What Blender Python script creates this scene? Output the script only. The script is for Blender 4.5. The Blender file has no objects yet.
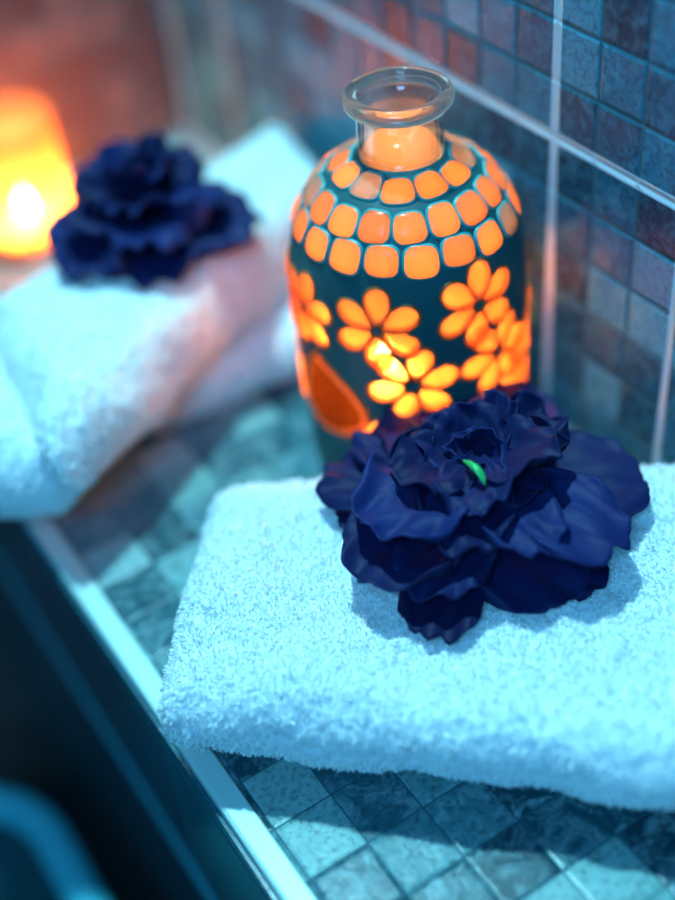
import bpy, bmesh, math, random
import numpy as np
from mathutils import Vector, Matrix, noise

scn = bpy.context.scene
col = scn.collection
PI = math.pi
rnd = random.Random(7)

# ------------------------------------------------------------------ camera
F_PX = 1265.3
CAM = Vector((0, 0, .40))
pitch, yaw, roll = 0.73084, 0.50037, -0.11391
h_ = Vector((math.sin(yaw), math.cos(yaw), 0))
FW = (h_ * math.cos(pitch) + Vector((0, 0, -math.sin(pitch)))).normalized()
R0 = FW.cross(Vector((0, 0, 1))).normalized(); U0 = R0.cross(FW)
RT = R0 * math.cos(roll) + U0 * math.sin(roll)
UP = -R0 * math.sin(roll) + U0 * math.cos(roll)
cd = bpy.data.cameras.new('camera'); cam = bpy.data.objects.new('camera', cd); col.objects.link(cam)
M4 = Matrix((RT, UP, -FW)).transposed().to_4x4(); M4.translation = CAM
cam.matrix_world = M4
cd.sensor_fit = 'VERTICAL'; cd.sensor_height = 36; cd.sensor_width = 27
cd.lens = F_PX / 900 * 36
cd.clip_start = .01
cd.dof.use_dof = True
cd.dof.focus_distance = .464
cd.dof.aperture_fstop = 1.8
cd.dof.aperture_blades = 9
scn.camera = cam

def at(px, py, z):
    """the point of the place at height z that the photograph shows at this pixel (used once, to measure)"""
    d = FW * F_PX + RT * (px - 337.5) - UP * (py - 450)
    return CAM + d * ((z - CAM.z) / d.z)

# ------------------------------------------------------------------ helpers
def link(o, parent=None):
    col.objects.link(o)
    if parent: o.parent = parent
    return o

def mesh_obj(name, verts, faces, m, parent=None, smooth=True):
    me = bpy.data.meshes.new(name)
    me.from_pydata([tuple(v) for v in verts], [], faces)
    me.validate()
    if smooth: me.polygons.foreach_set('use_smooth', [True] * len(me.polygons))
    me.materials.append(m)
    return link(bpy.data.objects.new(name, me), parent)

def np_mesh(name, V, Q, m, parent=None, smooth=True):
    me = bpy.data.meshes.new(name)
    k = Q.shape[1]
    me.vertices.add(len(V)); me.vertices.foreach_set('co', V.astype(np.float32).ravel())
    me.loops.add(Q.size); me.loops.foreach_set('vertex_index', Q.astype(np.int32).ravel())
    me.polygons.add(len(Q))
    me.polygons.foreach_set('loop_start', np.arange(0, Q.size, k, dtype=np.int32))
    me.polygons.foreach_set('loop_total', np.full(len(Q), k, dtype=np.int32))
    me.update(calc_edges=True)
    me.polygons.foreach_set('use_smooth', np.full(len(Q), smooth))
    me.materials.append(m)
    return link(bpy.data.objects.new(name, me), parent)

def empty(name, loc, label, cat, group=None):
    o = bpy.data.objects.new(name, None); col.objects.link(o)
    o.location = loc; o['label'] = label; o['category'] = cat
    o.empty_display_size = .02
    if group: o['group'] = group
    return o

def lathe(name, prof, m, parent=None, seg=96, closed=False, c=(0, 0)):
    V, Fs = [], []
    n = len(prof)
    for i in range(seg):
        a = 2 * PI * i / seg
        for r, z in prof: V.append((c[0] + r * math.cos(a), c[1] + r * math.sin(a), z))
    for i in range(seg):
        j = (i + 1) % seg
        for k in range(n if closed else n - 1):
            k2 = (k + 1) % n
            Fs.append((i * n + k, j * n + k, j * n + k2, i * n + k2))
    return mesh_obj(name, V, Fs, m, parent)

def box(name, lo, hi, m, parent=None, bevel=0):
    bm = bmesh.new()
    bmesh.ops.create_cube(bm, size=1)
    for v in bm.verts:
        v.co = Vector([lo[i] + (v.co[i] + .5) * (hi[i] - lo[i]) for i in range(3)])
    if bevel: bmesh.ops.bevel(bm, geom=bm.edges[:], offset=bevel, segments=3, affect='EDGES', profile=.5)
    me = bpy.data.meshes.new(name); bm.to_mesh(me); bm.free()
    me.materials.append(m)
    return link(bpy.data.objects.new(name, me), parent)

# ------------------------------------------------------------------ materials
def mat(name):
    m = bpy.data.materials.new(name); m.use_nodes = True
    nt = m.node_tree; nt.nodes.clear()
    out = nt.nodes.new('ShaderNodeOutputMaterial')
    return m, nt, out

class NT:
    def __init__(s, nt): s.nt = nt
    def n(s, t, **k):
        nd = s.nt.nodes.new(t)
        for a, b in k.items(): setattr(nd, a, b)
        return nd
    def l(s, a, b): s.nt.links.new(a, b)
    def math(s, op, a, b=None, c=None, clamp=False):
        nd = s.n('ShaderNodeMath', operation=op); nd.use_clamp = clamp
        for i, v in enumerate((a, b, c)):
            if v is None: continue
            if isinstance(v, (int, float)): nd.inputs[i].default_value = v
            else: s.l(v, nd.inputs[i])
        return nd.outputs[0]
    def mix(s, f, a, b):
        nd = s.n('ShaderNodeMix', data_type='RGBA')
        for i, v in ((0, f), (6, a), (7, b)):
            if isinstance(v, (int, float)): nd.inputs[i].default_value = v
            elif isinstance(v, tuple): nd.inputs[i].default_value = (*v, 1) if len(v) == 3 else v
            else: s.l(v, nd.inputs[i])
        return nd.outputs[2]

def bsdf(name, color, rough=.5, metal=0, **kw):
    m, nt, out = mat(name)
    b = nt.nodes.new('ShaderNodeBsdfPrincipled')
    b.inputs['Base Color'].default_value = (*color, 1)
    b.inputs['Roughness'].default_value = rough
    b.inputs['Metallic'].default_value = metal
    for k, v in kw.items(): b.inputs[k].default_value = v
    nt.links.new(b.outputs[0], out.inputs[0])
    return m

def ramp(N, fac, stops):
    r = N.n('ShaderNodeValToRGB'); N.l(fac, r.inputs[0])
    e = r.color_ramp.elements
    while len(e) < len(stops): e.new(.5)
    for x, (p, c) in zip(e, stops): x.position = p; x.color = (*c, 1)
    return r.outputs[0]

def tile_mat(name, ax, pitch, off, stops, grout_col, vein, rough=.25, joints=(), joint_col=(.5, .6, .6), gw=.0007, veincol=(.5, .6, .6), bump=.6, spec=.5, gt=.0006):
    """square stone mosaic: ax = the two axes of the surface, off = a grid crossing, joints = (axis, place, period, half width)"""
    m, nt, out = mat(name); N = NT(nt)
    geo = N.n('ShaderNodeNewGeometry'); sep = N.n('ShaderNodeSeparateXYZ'); N.l(geo.outputs['Position'], sep.inputs[0])
    A = {'x': sep.outputs[0], 'y': sep.outputs[1], 'z': sep.outputs[2]}
    cells, dists = [], []
    for k in range(2):
        t = N.math('DIVIDE', N.math('SUBTRACT', A[ax[k]], off[k]), pitch)
        fl = N.math('FLOOR', t); fr = N.math('SUBTRACT', t, fl)
        cells.append(fl)
        dists.append(N.math('MULTIPLY', N.math('SUBTRACT', .5, N.math('ABSOLUTE', N.math('SUBTRACT', fr, .5))), pitch))
    cv = N.n('ShaderNodeCombineXYZ'); N.l(cells[0], cv.inputs[0]); N.l(cells[1], cv.inputs[1])
    wn = N.n('ShaderNodeTexWhiteNoise', noise_dimensions='3D'); N.l(cv.outputs[0], wn.inputs[0])
    base = ramp(N, wn.outputs[0], stops)
    # veins and clouding, shifted from tile to tile
    add = N.n('ShaderNodeVectorMath', operation='MULTIPLY_ADD')
    N.l(wn.outputs[1], add.inputs[0]); add.inputs[1].default_value = (3, 3, 3); N.l(geo.outputs['Position'], add.inputs[2])
    n1 = N.n('ShaderNodeTexNoise'); n1.inputs['Scale'].default_value = 95; n1.inputs['Detail'].default_value = 6; n1.inputs['Roughness'].default_value = .62
    n1.inputs['Distortion'].default_value = 1.4
    N.l(add.outputs[0], n1.inputs[0])
    vf = N.math('MULTIPLY', N.math('SUBTRACT', n1.outputs[0], .44), 3.2, clamp=True)
    n2 = N.n('ShaderNodeTexNoise'); n2.inputs['Scale'].default_value = 420; n2.inputs['Detail'].default_value = 4
    N.l(add.outputs[0], n2.inputs[0])
    c = N.mix(N.math('MULTIPLY', vf, vein), base, veincol)
    dk = N.math('MULTIPLY', N.math('SUBTRACT', .52, n2.outputs[0]), 2.4, clamp=True)
    c = N.mix(dk, c, (.01, .03, .035))
    d = N.math('MINIMUM', dists[0], dists[1])
    body = N.math('DIVIDE', N.math('SUBTRACT', d, gw), gt, clamp=True)
    c = N.mix(body, grout_col, c)
    hgt = N.math('DIVIDE', N.math('SUBTRACT', d, gw * .5), .0016, clamp=True)
    # each tile sits at its own slight tilt / height
    hgt = N.math('ADD', N.math('MULTIPLY', hgt, .0011), N.math('MULTIPLY', n1.outputs[0], .0007))
    hgt = N.math('ADD', hgt, N.math('MULTIPLY', n2.outputs[0], .0002))
    rgh = N.math('ADD', rough, N.math('MULTIPLY', N.math('SUBTRACT', 1, body), .5))
    for (a, place, period, hw, lo, hi) in joints:
        t = N.math('DIVIDE', N.math('SUBTRACT', A[a], place), period)
        fr = N.math('SUBTRACT', t, N.math('ROUND', t))
        dd = N.math('MULTIPLY', N.math('ABSOLUTE', fr), period)
        f = N.math('DIVIDE', N.math('SUBTRACT', hw, dd), .0005, clamp=True)
        c = N.mix(f, c, joint_col)
        rgh = N.math('ADD', rgh, N.math('MULTIPLY', f, .3))
    b = N.n('ShaderNodeBsdfPrincipled')
    N.l(c, b.inputs['Base Color']); N.l(rgh, b.inputs['Roughness']); b.inputs['Specular IOR Level'].default_value = spec
    bp = N.n('ShaderNodeBump'); bp.inputs['Strength'].default_value = bump; bp.inputs['Distance'].default_value = 1
    N.l(hgt, bp.inputs['Height']); N.l(bp.outputs[0], b.inputs['Normal'])
    N.l(b.outputs[0], out.inputs[0])
    return m

M_ledge = tile_mat('ledge_mosaic', 'xy', .024, (.110, .188),
                   [(0, (.004, .04, .06)), (.3, (.015, .085, .11)), (.55, (.05, .16, .19)), (.8, (.15, .32, .30)), (1, (.30, .42, .42))],
                   (.015, .09, .115), .75, rough=.28, veincol=(.28, .44, .46), gw=.00015, bump=.3, spec=.2, gt=.0003)
M_wall = tile_mat('wall_mosaic', 'yz', .024, (.349, .148),
                  [(0, (.008, .05, .085)), (.4, (.016, .13, .20)), (.75, (.035, .25, .36)), (1, (.09, .46, .58))],
                  (.035, .17, .23), .6, rough=.3, spec=.15, veincol=(.09, .46, .60), gw=.0005,
                  joints=(('z', .148, .144, .0029, 0, 0), ('y', .349, .36, .0027, 0, 0), ('y', .277, .36, .0020, 0, 0)),
                  joint_col=(.60, .85, .90), bump=.7)
M_wallb = tile_mat('back_wall_mosaic', 'xz', .024, (.305, .148),
                   [(0, (.12, .055, .05)), (.5, (.18, .09, .075)), (1, (.28, .16, .13))],
                   (.12, .12, .13), .4, rough=.3, veincol=(.3, .27, .27), bump=.6)
M_side = tile_mat('side_tiles', 'yz', .20, (.1, -.012),
                  [(0, (.006, .08, .12)), (1, (.010, .13, .17))], (.03, .16, .2), .2, rough=.22, veincol=(.01, .05, .06), bump=.12)
M_floor = tile_mat('floor_tiles', 'xy', .30, (0.01, .1),
                   [(0, (.004, .012, .018)), (1, (.008, .022, .03))], (.01, .05, .06), .2, rough=.3, veincol=(.01, .05, .06), bump=.12)

M_groove = bsdf('teal_joint', (.05, .40, .48), .3)
M_trim = bsdf('brushed_edge_metal', (.48, .66, .64), .42, .15)

def terry(name, c):
    m, nt, out = mat(name); N = NT(nt)
    geo = N.n('ShaderNodeNewGeometry')
    n1 = N.n('ShaderNodeTexNoise'); n1.inputs['Scale'].default_value = 260; n1.inputs['Detail'].default_value = 3
    N.l(geo.outputs['Position'], n1.inputs[0])
    cc = N.mix(n1.outputs[0], tuple(x * .86 for x in c), c)
    b = N.n('ShaderNodeBsdfPrincipled'); N.l(cc, b.inputs['Base Color'])
    b.inputs['Roughness'].default_value = .95; b.inputs['Sheen Weight'].default_value = .25
    bp = N.n('ShaderNodeBump'); bp.inputs['Strength'].default_value = .5; bp.inputs['Distance'].default_value = .001
    N.l(n1.outputs[0], bp.inputs['Height']); N.l(bp.outputs[0], b.inputs['Normal'])
    tr = N.n('ShaderNodeBsdfTranslucent'); N.l(cc, tr.inputs[0])
    mx = N.n('ShaderNodeMixShader'); mx.inputs[0].default_value = .15
    N.l(b.outputs[0], mx.inputs[1]); N.l(tr.outputs[0], mx.inputs[2]); N.l(mx.outputs[0], out.inputs[0])
    return m
M_towel = terry('white_terry', (.93, .95, .95))

def petal_mat():
    m, nt, out = mat('navy_silk_petal'); N = NT(nt)
    oi = N.n('ShaderNodeObjectInfo'); geo = N.n('ShaderNodeNewGeometry')
    n1 = N.n('ShaderNodeTexNoise'); n1.inputs['Scale'].default_value = 120; n1.inputs['Detail'].default_value = 4
    N.l(geo.outputs['Position'], n1.inputs[0])
    c = N.mix(oi.outputs['Random'], (.004, .006, .042), (.013, .023, .125))
    c = N.mix(N.math('MULTIPLY', n1.outputs[0], .6), c, (.005, .006, .030))
    b = N.n('ShaderNodeBsdfPrincipled'); N.l(c, b.inputs['Base Color'])
    b.inputs['Roughness'].default_value = .55; b.inputs['Specular IOR Level'].default_value = .14
    b.inputs['Sheen Weight'].default_value = .03; b.inputs['Sheen Tint'].default_value = (.35, .45, 1, 1)
    n2 = N.n('ShaderNodeTexNoise'); n2.inputs['Scale'].default_value = 900; n2.inputs['Detail'].default_value = 2
    N.l(geo.outputs['Position'], n2.inputs[0])
    bp = N.n('ShaderNodeBump'); bp.inputs['Strength'].default_value = .35; bp.inputs['Distance'].default_value = .0006
    N.l(n2.outputs[0], bp.inputs['Height']); N.l(bp.outputs[0], b.inputs['Normal'])
    tr = N.n('ShaderNodeBsdfTranslucent'); tr.inputs[0].default_value = (.02, .03, .2, 1)
    mx = N.n('ShaderNodeMixShader'); mx.inputs[0].default_value = .06
    N.l(b.outputs[0], mx.inputs[1]); N.l(tr.outputs[0], mx.inputs[2]); N.l(mx.outputs[0], out.inputs[0])
    return m
M_petal = petal_mat()
M_green = bsdf('green_plastic', (.02, .36, .09), .4)
M_dark = bsdf('dark_centre', (.012, .012, .03), .5)
M_leaf = bsdf('green_calyx', (.02, .14, .07), .6)

def piece_mat(name, tl, df, see=.06, see_c=(1, .80, .52)):
    m, nt, out = mat(name); N = NT(nt)
    oi = N.n('ShaderNodeObjectInfo')
    tr = N.n('ShaderNodeBsdfTranslucent'); c = N.mix(oi.outputs['Random'], tl, tuple(min(1, x * .62) for x in tl)); N.l(c, tr.inputs[0])
    di = N.n('ShaderNodeBsdfPrincipled'); di.inputs['Base Color'].default_value = (*df, 1); di.inputs['Roughness'].default_value = .15
    tp = N.n('ShaderNodeBsdfTransparent'); tp.inputs[0].default_value = (1, .72, .42, 1)
    a = N.n('ShaderNodeMixShader'); a.inputs[0].default_value = .16; N.l(tr.outputs[0], a.inputs[1]); N.l(di.outputs[0], a.inputs[2])
    tp.inputs[0].default_value = (*see_c, 1)
    b = N.n('ShaderNodeMixShader'); b.inputs[0].default_value = see; N.l(a.outputs[0], b.inputs[1]); N.l(tp.outputs[0], b.inputs[2])
    N.l(b.outputs[0], out.inputs[0])
    return m
M_tile_o = piece_mat('amber_lit_glass', (1, .62, .30), (.75, .5, .3))
M_tile_w = piece_mat('pale_glass', (.55, .50, .42), (.62, .78, .75))
M_pet_g = piece_mat('amber_petal_glass', (1, .50, .20), (.8, .5, .25), .30)
M_drop = piece_mat('amber_window_glass', (.10, .03, .01), (.03, .02, .015), .8, (.36, .24, .14))
M_edge = bsdf('cut_glass_edge', (.04, .30, .30), .35)
M_paneR = piece_mat('amber_rim_glass', (1, .72, .40), (.8, .5, .25), .5, (1, .85, .6))
M_grout = bsdf('dark_teal_grout', (.010, .085, .095), .5)

def glassy(name, c, rough=.03):
    m, nt, out = mat(name); N = NT(nt)
    lw = N.n('ShaderNodeLayerWeight'); lw.inputs[0].default_value = .35
    gl = N.n('ShaderNodeBsdfGlossy'); gl.inputs['Roughness'].default_value = rough; gl.inputs[0].default_value = (.9, .95, 1, 1)
    tp = N.n('ShaderNodeBsdfTransparent'); tp.inputs[0].default_value = (*c, 1)
    mx = N.n('ShaderNodeMixShader'); N.l(N.math('ADD', N.math('MULTIPLY', lw.outputs['Facing'], .5), .04), mx.inputs[0])
    N.l(tp.outputs[0], mx.inputs[1]); N.l(gl.outputs[0], mx.inputs[2]); N.l(mx.outputs[0], out.inputs[0])
    return m
M_neck = glassy('clear_neck_glass', (.86, .92, .92))
def lip_glass():
    m, nt, out = mat('thick_rim_glass'); N = NT(nt)
    b = N.n('ShaderNodeBsdfPrincipled'); b.inputs['Base Color'].default_value = (.9, .9, .88, 1); b.inputs['Roughness'].default_value = .05
    b.inputs['Transmission Weight'].default_value = 1; b.inputs['IOR'].default_value = 1.45
    tr = N.n('ShaderNodeBsdfTranslucent'); tr.inputs[0].default_value = (.8, .75, .7, 1)
    mx = N.n('ShaderNodeMixShader'); mx.inputs[0].default_value = .18
    N.l(b.outputs[0], mx.inputs[1]); N.l(tr.outputs[0], mx.inputs[2]); N.l(mx.outputs[0], out.inputs[0])
    return m
M_lip = lip_glass()

def emit(name, c, s):
    m, nt, out = mat(name)
    e = nt.nodes.new('ShaderNodeEmission'); e.inputs[0].default_value = (*c, 1); e.inputs[1].default_value = s
    nt.links.new(e.outputs[0], out.inputs[0]); return m
M_flame = emit('candle_flame', (1, .45, .12), 1350)
M_flame2 = emit('tumbler_candle_flame', (1, .47, .14), 2700)
M_wax = bsdf('candle_wax', (.85, .75, .62), .5, 0, **{'Subsurface Weight': .0})
M_wick = bsdf('burnt_wick', (.02, .015, .01), .9)
M_cup = bsdf('tealight_cup', (.7, .7, .7), .3, .9)

def frosted(name):
    m, nt, out = mat(name); N = NT(nt)
    tr = N.n('ShaderNodeBsdfTranslucent'); tr.inputs[0].default_value = (.9, .40, .15, 1)
    di = N.n('ShaderNodeBsdfPrincipled'); di.inputs['Base Color'].default_value = (.85, .5, .3, 1); di.inputs['Roughness'].default_value = .3
    mx = N.n('ShaderNodeMixShader'); mx.inputs[0].default_value = .3
    N.l(tr.outputs[0], mx.inputs[1]); N.l(di.outputs[0], mx.inputs[2])
    tp = N.n('ShaderNodeBsdfTransparent'); tp.inputs[0].default_value = (1, .80, .55, 1)
    m2 = N.n('ShaderNodeMixShader'); m2.inputs[0].default_value = .30
    N.l(mx.outputs[0], m2.inputs[1]); N.l(tp.outputs[0], m2.inputs[2]); N.l(m2.outputs[0], out.inputs[0])
    return m
M_frost = frosted('frosted_orange_glass')

# ------------------------------------------------------------------ setting
WX, WY = .305, .725
def struct(o): o['kind'] = 'structure'; return o
lg = struct(box('ledge', (.0745, -.6, -.55), (WX, WY, 0), M_ledge)); 
sd = struct(box('trim_2', (.0722, -.6, -.55), (.0745, WY, -.0024), M_side))
struct(box('wall_right', (WX, -.6, -.55), (WX + .12, WY + .12, 1.6), M_wall))
struct(box('wall_back', (-1.4, WY, -.55), (WX, WY + .12, 1.6), M_wallb))
struct(box('floor', (-1.4, -.6, -.60), (WX + .12, WY + .12, -.55), M_floor))
# metal edge profile: an L with a rounded nose along the ledge's edge
pr = [(.0838, -.002), (.0838, .0009), (.0832, .0014), (.0756, .0014), (.0743, .0009), (.0739, -.0002), (.0739, -.0022), (.0744, -.0022), (.0746, -.002)]
V = [(x, y, z) for y in (-.6, WY) for x, z in pr]; n = len(pr)
Fs = [(i, (i + 1) % n, n + (i + 1) % n, n + i) for i in range(n)] + [tuple(range(n)), tuple(range(2 * n - 1, n - 1, -1))]
struct(box('trim_3', (.0712, -.6, -.134), (.0722, WY, -.125), M_groove))
tm = mesh_obj('trim_1', V, Fs, M_trim, smooth=False); struct(tm)

# the blurred rounded rim low on the left
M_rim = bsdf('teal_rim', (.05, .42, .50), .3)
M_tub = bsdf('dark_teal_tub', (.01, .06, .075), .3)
def rrect(x0, x1, y0, y1, r, n=10):
    P = []
    for cx, cy, a0 in ((x1 - r, y1 - r, 0), (x0 + r, y1 - r, 90), (x0 + r, y0 + r, 180), (x1 - r, y0 + r, 270)):
        for k in range(n + 1):
            a = math.radians(a0 + 90 * k / n); P.append((cx + r * math.cos(a), cy + r * math.sin(a), math.cos(a), math.sin(a)))
    return P
tub = empty('bathtub', (-.35, .04, -.55), 'dark tub low beside the ledge, only its blurred teal rounded rim catching light', 'bathtub')
P = rrect(-.75, .028, -.42, .478, .06)
def tubmesh(name, sect, m):
    V, Fs = [], []; k_ = len(sect)
    for x, y, nx, ny in P:
        for o, z in sect: V.append((x + nx * o + .35, y + ny * o - .04, z + .55))
    for i in range(len(P)):
        j = (i + 1) % len(P)
        for k in range(k_):
            Fs.append((i * k_ + k, j * k_ + k, j * k_ + (k + 1) % k_, i * k_ + (k + 1) % k_))
    return mesh_obj(name, V, Fs, m, tub)
tubmesh('rim', [(math.cos(a) * .0105, -.2 + math.sin(a) * .0085) for a in [2 * PI * k / 16 for k in range(16)]], M_rim)
tubmesh('tub_shell', [(.003, -.206), (.003, -.55), (-.20, -.55), (-.20, -.535), (-.05, -.52), (-.012, -.48), (-.004, -.206)], M_tub)

# ------------------------------------------------------------------ towels
def rounded_slab(quad, z0, z1, r, step, wob=.0015, fine=.0006, seed=0, sag=None):
    """cushion-like slab over a four-cornered outline (corners in order); returns numpy verts, quads"""
    A, B, C, D = [Vector((*q, 0)) for q in quad]
    L = ((D - A).length + (C - B).length) / 2; W = ((B - A).length + (C - D).length) / 2; T = z1 - z0
    nx, ny, nz = int(L / step), int(W / step), max(6, int(T / step))
    idx = {}; P = []
    def vid(i, j, k):
        q = (i, j, k)
        if q not in idx: idx[q] = len(P); P.append(q)
        return idx[q]
    Q = []
    for i in range(nx):
        for j in range(ny):
            Q.append((vid(i, j, nz), vid(i + 1, j, nz), vid(i + 1, j + 1, nz), vid(i, j + 1, nz)))
            Q.append((vid(i, j, 0), vid(i, j + 1, 0), vid(i + 1, j + 1, 0), vid(i + 1, j, 0)))
    for i in range(nx):
        for k in range(nz):
            Q.append((vid(i, 0, k), vid(i + 1, 0, k), vid(i + 1, 0, k + 1), vid(i, 0, k + 1)))
            Q.append((vid(i, ny, k), vid(i, ny, k + 1), vid(i + 1, ny, k + 1), vid(i + 1, ny, k)))
    for j in range(ny):
        for k in range(nz):
            Q.append((vid(0, j, k), vid(0, j, k + 1), vid(0, j + 1, k + 1), vid(0, j + 1, k)))
            Q.append((vid(nx, j, k), vid(nx, j + 1, k), vid(nx, j + 1, k + 1), vid(nx, j, k + 1)))
    out = []
    for i, j, k in P:
        p = Vector((i / nx * L, j / ny * W, k / nz * T))
        c = Vector((min(max(p.x, r), L - r), min(max(p.y, r), W - r), min(max(p.z, min(r, T * .49)), T - min(r, T * .49))))
        d = p - c
        if d.length > 1e-9:
            p = c + d * (min(r, max(abs(d.x), abs(d.y), abs(d.z))) / math.hypot((abs(d.x) ** 5 + abs(d.y) ** 5) ** .2, d.z))
        u, v = p.x / L, p.y / W
        q = (A * (1 - u) + D * u) * (1 - v) + (B * (1 - u) + C * u) * v
        q.z = z0 + p.z
        s = Vector((q.x * 28 + seed, q.y * 28, q.z * 28))
        q += noise.noise_vector(s) * wob * 1.6
        q += noise.noise_vector(s * 4.5) * wob * .45
        nn = d.normalized() if d.length > 1e-9 else Vector((0, 0, 1))
        q += nn * (noise.noise(q * 260) * fine * 1.3 + noise.noise(q * 520) * fine + noise.noise(q * 1000) * fine * .5)
        if sag: q = sag(q, u, v)
        q.z = max(q.z, .0012)
        out.append(q)
    return np.array(out), np.array(Q)

def tufts(V, Q, n, ln, wd, seed):
    """short bent terry loops standing on the cloth"""
    g = np.random.default_rng(seed)
    a, b, c, d = (V[Q[:, i]] for i in range(4))
    nr = np.cross(c - a, d - b); ar = np.linalg.norm(nr, axis=1); keep = ar > 1e-12
    a, b, c, d, nr, ar = a[keep], b[keep], c[keep], d[keep], nr[keep], ar[keep]
    nr = nr / ar[:, None]
    f = g.choice(len(ar), n, p=ar / ar.sum())
    u, v = g.random((2, n, 1))
    p = (a[f] * (1 - u) + b[f] * u) * (1 - v) + (d[f] * (1 - u) + c[f] * u) * v
    N_ = nr[f]
    t = g.normal(size=(n, 3)); t -= (t * N_).sum(1, keepdims=True) * N_; t /= np.linalg.norm(t, axis=1, keepdims=True)
    s = np.cross(N_, t)
    l = ln * g.uniform(.5, 1.25, (n, 1)); w = wd * g.uniform(.7, 1.3, (n, 1))
    lean = t * g.uniform(.2, 1.0, (n, 1))
    k0 = p - s * w * .5 - N_ * .0003; k1 = p + s * w * .5 - N_ * .0003
    m_ = p + (N_ * .62 + lean * .35) * l
    k2 = m_ + s * w * .55; k3 = m_ - s * w * .55
    e = p + (N_ * .85 + lean * .95) * l
    k4 = e + s * w * .3; k5 = e - s * w * .3
    VV = np.stack([k0, k1, k2, k3, k4, k5], 1).reshape(-1, 3)
    o = np.arange(n)[:, None] * 6
    QQ = np.concatenate([o + np.array([[0, 1, 2, 3]]), o + np.array([[3, 2, 4, 5]])], 0)
    VV[:, 2] = np.maximum(VV[:, 2], .0004)
    return VV, QQ

def towel_part(name, root, quad, z0, z1, r, step, ntuft, tl=.0017, tw=.0005, **k):
    V, Q = rounded_slab(quad, z0, z1, r, step, **k)
    V = V - np.array(root.location)
    o = np_mesh(name, V, Q, M_towel, root)
    if ntuft:
        Vt, Qt = tufts(V, Q, ntuft, tl, tw, 3 + len(name))
        Vt[:, 2] = np.maximum(Vt[:, 2], .0004 - root.location[2])
        t = np_mesh('terry_pile', Vt, Qt, M_towel, o, smooth=True); t['kind'] = 'stuff'
    return o

FA, FB, FC, FD = (.0665, .2805), (.1395, .3640), (.3025, .252), (.2225, .1235)
ft = empty('folded_towel', (.17, .25, 0), 'folded white terry towel in the foreground with the sharp navy flower on top', 'towel')
towel_part('upper_fold', ft, (FA, FB, FC, FD), .0115, .0475, .0150, .0009, 110000, fine=.0010, wob=.0022, tl=.0016, tw=.00045)
def inset(q, d0, d1, d2, d3):
    c = [Vector(x) for x in q]; return [tuple(c[i].lerp(c[(i + 2) % 4], (d0, d1, d2, d3)[i])) for i in range(4)]
towel_part('lower_fold', ft, inset((FA, FB, FC, FD), .17, .05, .02, .12), .0, .020, .0085, .002, 9000)

bt = empty('folded_towel', (.19, .48, 0), 'thick folded white towel behind the jar, its end hanging over the metal edge', 'towel')
def sag_far(q, u, v):
    return q
towel_part('upper_fold', bt, ((.083, .392), (.098, .512), (.3000, .568), (.285, .492)), .027, .0785, .023, .0025, 16000, .0018, .0009, wob=.002, seed=5)
towel_part('lower_fold', bt, ((.140, .452), (.140, .505), (.3000, .548), (.290, .436)), .0, .031, .015, .0025, 7000, .0022, .0009, wob=.0015, seed=9)
towel_part('end_fold', bt, ((.018, .452), (.060, .515), (.118, .500), (.092, .398)), .0135, .064, .024, .0025, 7000, .0018, .0009, wob=.002, seed=14)

# ------------------------------------------------------------------ flowers
def petal(root, base, tip, width, cup=.25, lift=0., up=None, ruffle=.0016, seed=0, name='petal', notch=.0, twist=0., nu=34, nv=48, curl=0., m=None):
    base = Vector(base); tip = Vector(tip)
    ax = tip - base; L = ax.length; ax.normalize()
    up = Vector(up or (0, 0, 1)); side = ax.cross(up)
    if side.length < .05: side = ax.cross(Vector((.3, -1, .1)))
    side.normalize(); nr = side.cross(ax).normalized()
    if twist:
        q = Matrix.Rotation(twist, 3, ax); side = q @ side; nr = q @ nr
    V, Fs = [], []; kr = min(.62, .9 * width * .5 / L)      # half-round end
    sd_ = Vector((seed * 3.7, seed * 1.3, seed * 7.1))
    for i in range(nu + 1):
        u = i / nu
        # outline: narrow claw at the base, broad round blade
        w = .22 + .78 * math.sin(min(1, u / .62) * PI / 2) ** 1.3
        for j in range(nv + 1):
            v = -1 + 2 * j / nv
            # bend rows into arcs so that the end is round
            uu = u * (1 - kr * (1 - math.sqrt(max(0, 1 - v * v))) * u ** 2)
            jag = noise.noise(Vector((v * 3.5, 0, 0)) + sd_) * .045 + noise.noise(Vector((v * 12, 4, 0)) + sd_) * .016
            if notch: jag -= notch * math.exp(-(v * 3.2) ** 2)
            uu += jag * u ** 4
            ww = w * width * .5 * (1 + .05 * noise.noise(Vector((u * 9, v, 2)) + sd_) * u)
            p = base + ax * (L * uu) + side * (v * ww)
            z = lift * math.sin(PI * u * .9) * L
            z += cup * width * .5 * (v * v) * (.35 + .65 * math.sin(PI * u))
            z -= curl * L * max(0, uu - .62) ** 2 * 4
            e = (abs(v) ** 3 * .9 + u ** 5) * min(1, u * 2)
            z += ruffle * e * (noise.noise(Vector((u * 3.2, v * 2.6, 9)) + sd_) * 3.2 + math.sin(v * 9 + u * 11 + seed) * .8)
            z += ruffle * .5 * noise.noise(Vector((u * 5, v * 4, 1)) + sd_)
            z += .00045 * noise.noise(Vector((u * 2.2, v * 13, 5)) + sd_) * math.sin(PI * min(1, u * 1.1))   # fine creases along the petal
            V.append(p + nr * z)
    for i in range(nu):
        for j in range(nv):
            a = i * (nv + 1) + j; Fs.append((a, a + 1, a + nv + 2, a + nv + 1))
    V = [v - Vector(root.location) for v in V]
    o = mesh_obj(name, V, Fs, m or M_petal, root)
    so = o.modifiers.new('thick', 'SOLIDIFY'); so.thickness = .0005; so.offset = 0
    return o

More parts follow.
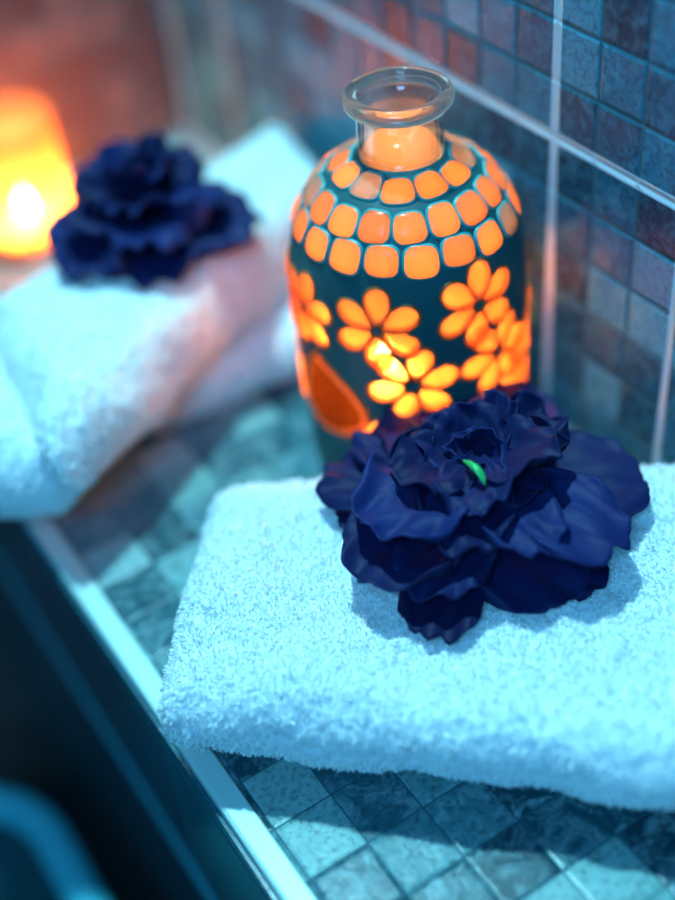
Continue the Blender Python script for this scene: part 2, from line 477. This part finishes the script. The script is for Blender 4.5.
def ball(name, c, r, m, root, s=(1, 1, 1), seed=0, amp=.15):
    bm = bmesh.new(); bmesh.ops.create_icosphere(bm, subdivisions=4, radius=1)
    for v in bm.verts:
        k = 1 + amp * noise.noise(v.co * 2.3 + Vector((seed, 0, 0)))
        v.co = Vector((v.co.x * s[0], v.co.y * s[1], v.co.z * s[2])) * r * k + Vector(c) - Vector(root.location)
    me = bpy.data.meshes.new(name); bm.to_mesh(me); bm.free(); me.materials.append(m)
    me.polygons.foreach_set('use_smooth', [True] * len(me.polygons))
    return link(bpy.data.objects.new(name, me), root)

FC0 = at(478, 492, .062)                                   # heart of the near flower
TZ = .0475                                                  # the towel's nap
ff = empty('silk_flower', (FC0.x, FC0.y, TZ), 'large navy blue ruffled silk flower in sharp focus on the foreground towel', 'flower')
c0 = Vector((FC0.x, FC0.y, .052))
def fp(px, py, z, w, zb=.052, toward=.0, seed=0, **k):
    tip = at(px, py, z)
    b = Vector((c0.x, c0.y, zb)); b += (Vector((tip.x, tip.y, zb)) - b) * toward
    return petal(ff, b, tip, w * .86, seed=seed, **k)
# outer whorl, lying on the towel
fp(644, 474, .058, .066, .055, seed=1, cup=.14, lift=.04, toward=.30, ruffle=.0010)
fp(562, 608, .0515, .052, .054, seed=3, cup=.08, lift=.06, ruffle=.001)
fp(600, 592, .0515, .030, .053, seed=33, cup=.08, lift=.02, ruffle=.001, toward=.4)
fp(428, 641, .0505, .036, .054, seed=4, cup=.12, lift=.06, ruffle=.0008)
fp(338, 512, .0525, .040, .054, seed=62, cup=.12, lift=.03, ruffle=.0010)
fp(322, 474, .058, .044, .055, seed=6, cup=.18, lift=.04, ruffle=.0014)
fp(362, 432, .062, .040, .056, seed=61, cup=.20, lift=.06, ruffle=.0014)
fp(405, 404, .066, .046, .056, seed=7, cup=.15, lift=.05)
fp(458, 388, .068, .050, .056, seed=8, cup=.15, lift=.04, ruffle=.001)
fp(520, 384, .068, .050, .056, seed=9, cup=.15, lift=.04, ruffle=.001)
# second whorl
fp(621, 546, .071, .046, .064, seed=2, cup=.16, lift=.08, curl=.10, ruffle=.0014)
fp(360, 580, .065, .054, .062, seed=5, cup=.30, lift=.02, ruffle=.0016)
fp(424, 598, .063, .042, .062, seed=11, cup=.20, lift=.03, ruffle=.0016)
fp(385, 455, .076, .042, .062, seed=16, cup=.2, lift=.05, ruffle=.002)
# third whorl
fp(366, 532, .079, .052, .072, seed=10, cup=.26, lift=.06, ruffle=.0022)
fp(455, 555, .076, .042, .072, seed=12, cup=.24, lift=.04, ruffle=.0022)
fp(545, 556, .075, .036, .070, seed=22, cup=.22, lift=.06, ruffle=.0018)
fp(557, 402, .089, .034, .062, seed=18, cup=.3, ruffle=.0026, notch=.14)
fp(498, 390, .092, .022, .064, seed=19, cup=.5, ruffle=.0016)
# inner cup
fp(398, 480, .088, .040, .079, seed=20, cup=.25, lift=.03, ruffle=.0016)
fp(470, 514, .086, .032, .080, seed=21, cup=.30, lift=.03, ruffle=.0020)
fp(558, 450, .094, .042, .070, seed=24, cup=.24, lift=.06, ruffle=.0026)
fp(540, 500, .080, .030, .072, seed=23, cup=.24, lift=.04, ruffle=.0022)
fp(462, 402, .092, .036, .068, seed=27, cup=.4, ruffle=.0014)
fp(420, 426, .090, .038, .070, seed=28, cup=.4, ruffle=.0016)
# rolled heart petals
for k, (a, r, h, w, s) in enumerate(((200, .008, .028, .022, 40), (255, .0085, .021, .020, 41), (310, .009, .023, .020, 42), (20, .008, .030, .022, 43), (80, .006, .031, .022, 44), (140, .008, .030, .022, 45))):
    a = math.radians(a)
    b = c0 + Vector((math.cos(a) * .004, math.sin(a) * .004, .012)); t = c0 + Vector((math.cos(a) * r * 1.3, math.sin(a) * r * 1.3, .010 + h * .84))
    petal(ff, b, t, w, cup=.9, up=(-math.cos(a), -math.sin(a), .3), seed=s, ruffle=.0012, curl=-.1)
ball('dark_heart', c0 + Vector((-.001, -.002, .020)), .0062, M_dark, ff, (1, 1, .9), 3)
cv = bpy.data.curves.new('green_stamen', 'CURVE'); cv.dimensions = '3D'; cv.bevel_depth = .0009; cv.bevel_resolution = 3
def green(pts, r):
    n_ = 10; V, Fs = [], []
    for i, (p, rr) in enumerate(zip(pts, r)):
        for k in range(n_):
            a = 2 * PI * k / n_; V.append(Vector(p) + Vector((math.cos(a), math.sin(a) * .6, math.sin(a) * .8)) * rr - Vector(ff.location))
    for i in range(len(pts) - 1):
        for k in range(n_):
            Fs.append((i * n_ + k, i * n_ + (k + 1) % n_, (i + 1) * n_ + (k + 1) % n_, (i + 1) * n_ + k))
    return mesh_obj('green_stamen', V, Fs, M_green, ff)
gp = [at(464, 461, .088), at(470, 464, .091), at(477, 469, .092), at(482, 476, .091), at(485, 484, .088)]
g = green(gp, [.0006, .0013, .0016, .0014, .0004]); g['label'] = 'bright green stamen'

# the far flower, blurred, on the far towel: the same kind of petals in whorls of their own
FZ = .0785
f2c = at(150, 222, FZ + .01)
f2 = empty('silk_flower', (f2c.x, f2c.y, FZ), 'blurred navy blue silk flower on the far towel beside the glowing candle glass', 'flower')
rr = random.Random(4)
def whorl(n_, R_, z0, z1, w, a0, cup, lift, s0, jit=.12):
    for k in range(n_):
        a = a0 + 2 * PI * k / n_ + rr.uniform(-jit, jit)
        R2 = R_ * rr.uniform(.9, 1.1)
        b = f2c + Vector((0, 0, z0 - f2c.z)); t = Vector((f2c.x + math.cos(a) * R2, f2c.y + math.sin(a) * R2, z1 * rr.uniform(.98, 1.03)))
        petal(f2, b, t, w, cup=cup, lift=lift, seed=s0 + k, ruffle=.002, nu=18, nv=20)
whorl(6, .050, FZ + .004, FZ + .007, .046, .2, .2, .06, 100)
whorl(5, .044, FZ + .010, FZ + .022, .036, .5, .25, .10, 120)
whorl(5, .030, FZ + .014, FZ + .036, .028, .1, .3, .08, 140)
whorl(4, .018, FZ + .014, FZ + .048, .020, .6, .5, .0, 160)
whorl(2, .008, FZ + .012, FZ + .044, .020, .9, .8, .0, 180)
ball('dark_heart', f2c + Vector((0, 0, .014)), .007, M_dark, f2, seed=8)

# ------------------------------------------------------------------ mosaic glass jar
JX, JY = .2425, .3655
J = empty('mosaic_glass_jar', (JX, JY, 0), 'dark glass jar with glowing orange mosaic squares and flowers, clear neck, candle burning inside', 'lantern')
prof = [(.0395, .0008), (.0445, .004), (.0468, .012), (.0476, .03), (.0482, .06), (.0486, .09), (.0486, .108), (.0474, .120), (.0445, .131), (.0400, .140), (.0340, .1475), (.0270, .1530), (.0205, .1565), (.0172, .1590)]
# smooth the profile and give it arc length
def crom(P, t):
    n_ = len(P) - 1; i = min(int(t * n_), n_ - 1); f = t * n_ - i
    p = [P[max(0, min(n_, i + k))] for k in (-1, 0, 1, 2)]
    return tuple(.5 * ((2 * p[1][d]) + (-p[0][d] + p[2][d]) * f + (2 * p[0][d] - 5 * p[1][d] + 4 * p[2][d] - p[3][d]) * f * f + (-p[0][d] + 3 * p[1][d] - 3 * p[2][d] + p[3][d]) * f ** 3) for d in (0, 1))
fineP = [crom(prof, i / 1200) for i in range(1201)]
S = [0]
for i in range(1200): S.append(S[-1] + math.hypot(fineP[i + 1][0] - fineP[i][0], fineP[i + 1][1] - fineP[i][1]))
SL = S[-1]; Sa = np.array(S); Ra = np.array([p[0] for p in fineP]); Za = np.array([p[1] for p in fineP])
def prof_at(s): return float(np.interp(s, Sa, Ra)), float(np.interp(s, Sa, Za))
def s_of_z(z): return float(np.interp(z, Za, Sa))
def surf(az, s, off=0.):
    r, z = prof_at(s); r2, z2 = prof_at(min(SL, s + 1e-4)); r1, z1 = prof_at(max(0, s - 1e-4))
    dr, dz = r2 - r1, z2 - z1; l = math.hypot(dr, dz) or 1
    nx, nz = dz / l, -dr / l
    r += nx * off; z += nz * off
    return Vector((r * math.cos(az), r * math.sin(az), z))
def jar_px(px, py):
    """where the photograph's pixel meets the jar's surface: (azimuth, arc length)"""
    d = (FW * F_PX + RT * (px - 337.5) - UP * (py - 450)).normalized()
    t = .40
    while t < .75:
        p = CAM + d * t; r = math.hypot(p.x - JX, p.y - JY)
        if .0008 < p.z < .159 and r <= float(np.interp(p.z, Za, Ra)): return math.atan2(p.y - JY, p.x - JX), s_of_z(p.z)
        t += .0004
    return None

pieces = []       # (kind, az, s, half a, half b, angle, mat)
az0 = math.atan2(-JY, -JX)
rows = [(398, 261, 18, .0079, .0072), (398, 226, 17, .0078, .0074), (398, 190, 12, .0078, .0064)]
phase = {0: (382, 262), 1: (375, 227), 2: (398, 190), 3: (340, 166)}
for k, (px, py, n_, ha, hb) in enumerate(rows):
    hit = jar_px(*phase[k]) or (az0 + .3, SL - .014)
    a0_, s0_ = hit
    if k == 3: s0_ = s_of_z(.1505)
    for i in range(n_):
        r1 = random.Random(k * 50 + i)
        pieces.append(('tile', a0_ + 2 * PI * i / n_, s0_ + r1.uniform(-.0006, .0006), ha * r1.uniform(.9, 1.04), hb * r1.uniform(.92, 1.04), r1.uniform(-.12, .12),
                       M_tile_w if (k == 2 and r1.random() < .45) or (k != 2 and r1.random() < .2) else M_tile_o))
def flower_at(az, s, n_, R_, rot, ha=.0086, hb=.0056):
    for i in range(n_):
        a = rot + 2 * PI * i / n_
        r_, _ = prof_at(s)
        pieces.append(('petal', az + math.cos(a) * R_ / r_, s + math.sin(a) * R_, ha, hb, a, M_pet_g))
for (px, py, n_, R_, rot) in ((377, 331, 6, .0105, .5), (413, 386, 6, .0112, .25), (479, 305, 6, .0105, .4), (497, 352, 6, .0105, .1), (305, 308, 6, .0100, .3)):
    h = jar_px(px, py)
    if h: flower_at(h[0], h[1], n_, R_, rot)
h = jar_px(376, 431); pieces.append(('petal', h[0], h[1], .0075, .0050, .35, M_pet_g))
# the side turned away carries more of the same flowers
for da, z in ((1.18, .068), (1.30, .040), (-1.6, .060), (-1.5, .100), (1.75, .085), (2.35, .060), (2.95, .088), (3.55, .058), (4.15, .085)):
    flower_at(az0 + da, s_of_z(z), 6, .0105, da)
hd = jar_px(329, 393)
pieces.append(('drop', hd[0], hd[1], .0190, .0150, PI / 2 + .3, M_drop))

def outline(kind, ha, hb, n_=36):
    P = []
    for i in range(n_):
        t = 2 * PI * i / n_; c, s = math.cos(t), math.sin(t)
        if kind == 'tile':
            e = 2 / 3.2
            P.append((math.copysign(abs(c) ** e, c) * ha, math.copysign(abs(s) ** e, s) * hb))
        elif kind == 'petal':
            P.append((c * ha, s * hb * (1 + .22 * c)))
        else:
            P.append((c * ha, s * hb * (1 - .55 * c)))
    return P
def inside(kind, x, y, ha, hb):
    if kind == 'tile': return (abs(x) / ha) ** 3.2 + (abs(y) / hb) ** 3.2 < 1
    if kind == 'petal':
        c = max(-1, min(1, x / ha)); return (x / ha) ** 2 + (y / (hb * (1 + .22 * c))) ** 2 < 1
    c = max(-1, min(1, x / ha)); return (x / ha) ** 2 + (y / (hb * (1 - .55 * c))) ** 2 < 1

def lay_piece(name, pc, thick=.0022, dome=.0008):
    kind, az, s, ha, hb, ang, m = pc
    r_, _ = prof_at(s); ca, sa = math.cos(ang), math.sin(ang)
    if kind == 'tile': ha *= .87; hb *= .90
    P = outline(kind, ha, hb); n_ = len(P)
    rings = [(1.0, -.0021), (1.06, .0002), (.92, .0008), (.6, .0007 + dome * .7), (.25, .0007 + dome)]
    V, Fs = [], []
    def put(x, y, o):
        X = x * ca - y * sa; Y = x * sa + y * ca
        return surf(az + X / r_, min(SL - .0005, max(.001, s + Y)), o)
    for q, o in rings:
        for x, y in P: V.append(put(x * q, y * q, o))
    V.append(put(0, 0, .0007 + dome)); top = len(V) - 1
    V.append(put(0, 0, -.0021)); bot = len(V) - 1
    for k in range(len(rings) - 1):
        for i in range(n_):
            j = (i + 1) % n_; Fs.append((k * n_ + i, k * n_ + j, (k + 1) * n_ + j, (k + 1) * n_ + i))
    k = len(rings) - 1
    for i in range(n_):
        j = (i + 1) % n_; Fs.append((k * n_ + i, k * n_ + j, top)); Fs.append((j, i, bot))
    o = mesh_obj(name, V, Fs, m, J)
    if kind == 'tile':
        o.data.materials.append(M_edge); q = 2 * len(P)
        o.data.polygons.foreach_set('material_index', [1 if i < q else 0 for i in range(len(o.data.polygons))])
    return o

for pc in pieces:
    if pc[0] == 'tile':
        o = lay_piece('mosaic_tile', pc)
        if pc[6] is M_tile_w: o['label'] = 'paler glass tile'
    elif pc[0] == 'petal': lay_piece('glass_petal', pc)
    else:
        o = lay_piece('amber_pane', pc, dome=.0002); o['label'] = 'dark amber teardrop pane'
        # raised bright rim around the teardrop
        kind, az, s, ha, hb, ang, m = pc
        r_, _ = prof_at(s); P = outline(kind, ha, hb, 60); V, Fs = [], []; cs = 10
        for i, (x, y) in enumerate(P):
            x0, y0 = P[i - 1]; x1, y1 = P[(i + 1) % len(P)]
            tx, ty = x1 - x0, y1 - y0; l = math.hypot(tx, ty); nx, ny = ty / l, -tx / l
            for k in range(cs):
                a = 2 * PI * k / cs; d = math.cos(a) * (.0016 + .0009 * (y < 0)); hgt = math.sin(a) * .0018 + .0002
                X_, Y_ = x + nx * d, y + ny * d
                X = X_ * math.cos(ang) - Y_ * math.sin(ang); Y = X_ * math.sin(ang) + Y_ * math.cos(ang)
                V.append(surf(az + X / r_, s + Y, hgt))
        nn_ = len(P)
        for i in range(nn_):
            for k in range(cs):
                Fs.append((i * cs + k, i * cs + (k + 1) % cs, ((i + 1) % nn_) * cs + (k + 1) % cs, ((i + 1) % nn_) * cs + k))
        mesh_obj('pane_rim', V, Fs, M_paneR, o)

# dark shell with an opening behind every glass piece
NA, NS = 620, 330
ss = np.linspace(.0, SL, NS + 1)
hole = np.zeros((NA, NS), bool)
azc = (np.arange(NA) + .5) / NA * 2 * PI; sc = (ss[:-1] + ss[1:]) / 2
for kind, az, s, ha, hb, ang, m in pieces:
    r_, _ = prof_at(s); ca, sa = math.cos(-ang), math.sin(-ang)
    j0, j1 = np.searchsorted(sc, (s - .02, s + .02))
    for i in range(NA):
        da = (azc[i] - az + PI) % (2 * PI) - PI
        if abs(da) * r_ > .02: continue
        for j in range(j0, min(j1, NS)):
            X, Y = da * r_, sc[j] - s
            if inside(kind, X * ca - Y * sa, X * sa + Y * ca, ha * (.84 if kind != 'drop' else 1.03), hb * (.84 if kind != 'drop' else 1.03)): hole[i, j] = True
VV = np.zeros((NA, NS + 1, 3)); 
for j in range(NS + 1):
    r_, z_ = prof_at(ss[j])
    a = np.arange(NA) / NA * 2 * PI
    VV[:, j, 0] = r_ * np.cos(a); VV[:, j, 1] = r_ * np.sin(a); VV[:, j, 2] = z_
ii, jj = np.nonzero(~hole)
Q = np.stack([ii * (NS + 1) + jj, ((ii + 1) % NA) * (NS + 1) + jj, ((ii + 1) % NA) * (NS + 1) + jj + 1, ii * (NS + 1) + jj + 1], 1)
sh = np_mesh('jar_body', VV.reshape(-1, 3), Q, M_grout, J)
sh.data.materials.append(bsdf('pale_inner_glass', (.75, .6, .45), .4))
so = sh.modifiers.new('thick', 'SOLIDIFY'); so.thickness = .0018; so.offset = -1; so.material_offset = 1; so.material_offset_rim = 0
lathe('jar_bottom', [(.0001, .0008), (.0400, .0008), (.0400, .0030), (.0001, .0030)], M_grout, J)
# clear neck and thick lip
nk = [(.0172, .1580), (.0168, .162), (.0167, .170), (.0170, .1765), (.0174, .1785), (.0152, .1785), (.0150, .172), (.0149, .163), (.0152, .1580)]
lathe('glass_neck', nk, M_neck, J, closed=True)
lp = []
for k in range(20):
    a = 2 * PI * k / 20
    lp.append((.0181 + math.cos(a) * .0030, .1808 + math.sin(a) * .0034))
lathe('glass_lip', lp, M_lip, J, closed=True)

dm = lathe('amber_dome', [(.0146, .1560)] + [(.0146 * math.cos(a), .1585 + .0085 * math.sin(a)) for a in [PI / 2 * k / 12 for k in range(12)]] + [(.0001, .1670)], M_tile_o, J, 48)
dm['label'] = 'glowing orange dome at the foot of the neck'
# candle inside the jar
def candle(name, loc, r, h, label, flame_m, fh=.016, fr=.0042, group=None):
    t = empty(name, loc, label, 'candle', group)
    lathe('wax', [(.0001, 0), (r, 0), (r, h), (r - .0015, h + .0004), (r * .6, h - .0012), (.0001, h - .0015)], M_wax, t, 48)
    lathe('wick', [(.0001, h - .002), (.0006, h - .002), (.0006, h + .004), (.0001, h + .0045)], M_wick, t, 8)
    P = []
    for k in range(15):
        u = k / 14; P.append((max(.0001, fr * math.sin(PI * u ** .62) * (1 - .25 * u)), h + .0025 + fh * u))
    lathe('flame', P, flame_m, t, 24)
    return t
candle('pillar_candle', (JX - .012, JY + .003, .0032), .019, .050, 'small lit candle burning inside the mosaic jar', M_flame)

# frosted glass with a candle, left
CX, CY = .1735, .664
cg = empty('candle_glass', (CX, CY, 0), 'frosted orange tumbler glowing from the candle inside it', 'candle holder')
lathe('glass_wall', [(.0001, .0006), (.0225, .0006), (.0245, .003), (.0262, .03), (.0272, .0795), (.0268, .081), (.0262, .0795), (.0248, .03), (.0232, .006), (.0001, .005)], M_frost, cg, 72)
candle('tealight', (CX, CY, .0055), .018, .010, 'lit tealight at the bottom of the frosted orange tumbler', M_flame2, .017, .004)

# ------------------------------------------------------------------ light
def area(name, loc, target, size, power, color, spread=PI):
    l = bpy.data.lights.new(name, 'AREA'); l.shape = 'DISK'; l.size = size; l.energy = power; l.color = color; l.spread = spread
    o = bpy.data.objects.new(name, l); col.objects.link(o)
    o.location = loc; o.rotation_euler = (Vector(target) - Vector(loc)).to_track_quat('-Z', 'Y').to_euler()
    return o
area('cyan_spot', (.25, .62, 1.18), (.17, .33, .04), .055, 21, (.33, .86, 1.0))
area('blue_lamp', (-.40, -.32, .95), (.25, .35, .05), .45, 11, (.11, .50, 1.0))
w = bpy.data.worlds.new('world'); scn.world = w; w.use_nodes = True
w.node_tree.nodes['Background'].inputs[0].default_value = (.01, .26, .38, 1)
w.node_tree.nodes['Background'].inputs[1].default_value = .36

scn.view_settings.view_transform = 'Standard'; scn.view_settings.look = 'None'
scn.view_settings.gamma = 1; scn.view_settings.exposure = 0; scn.view_settings.use_curve_mapping = False
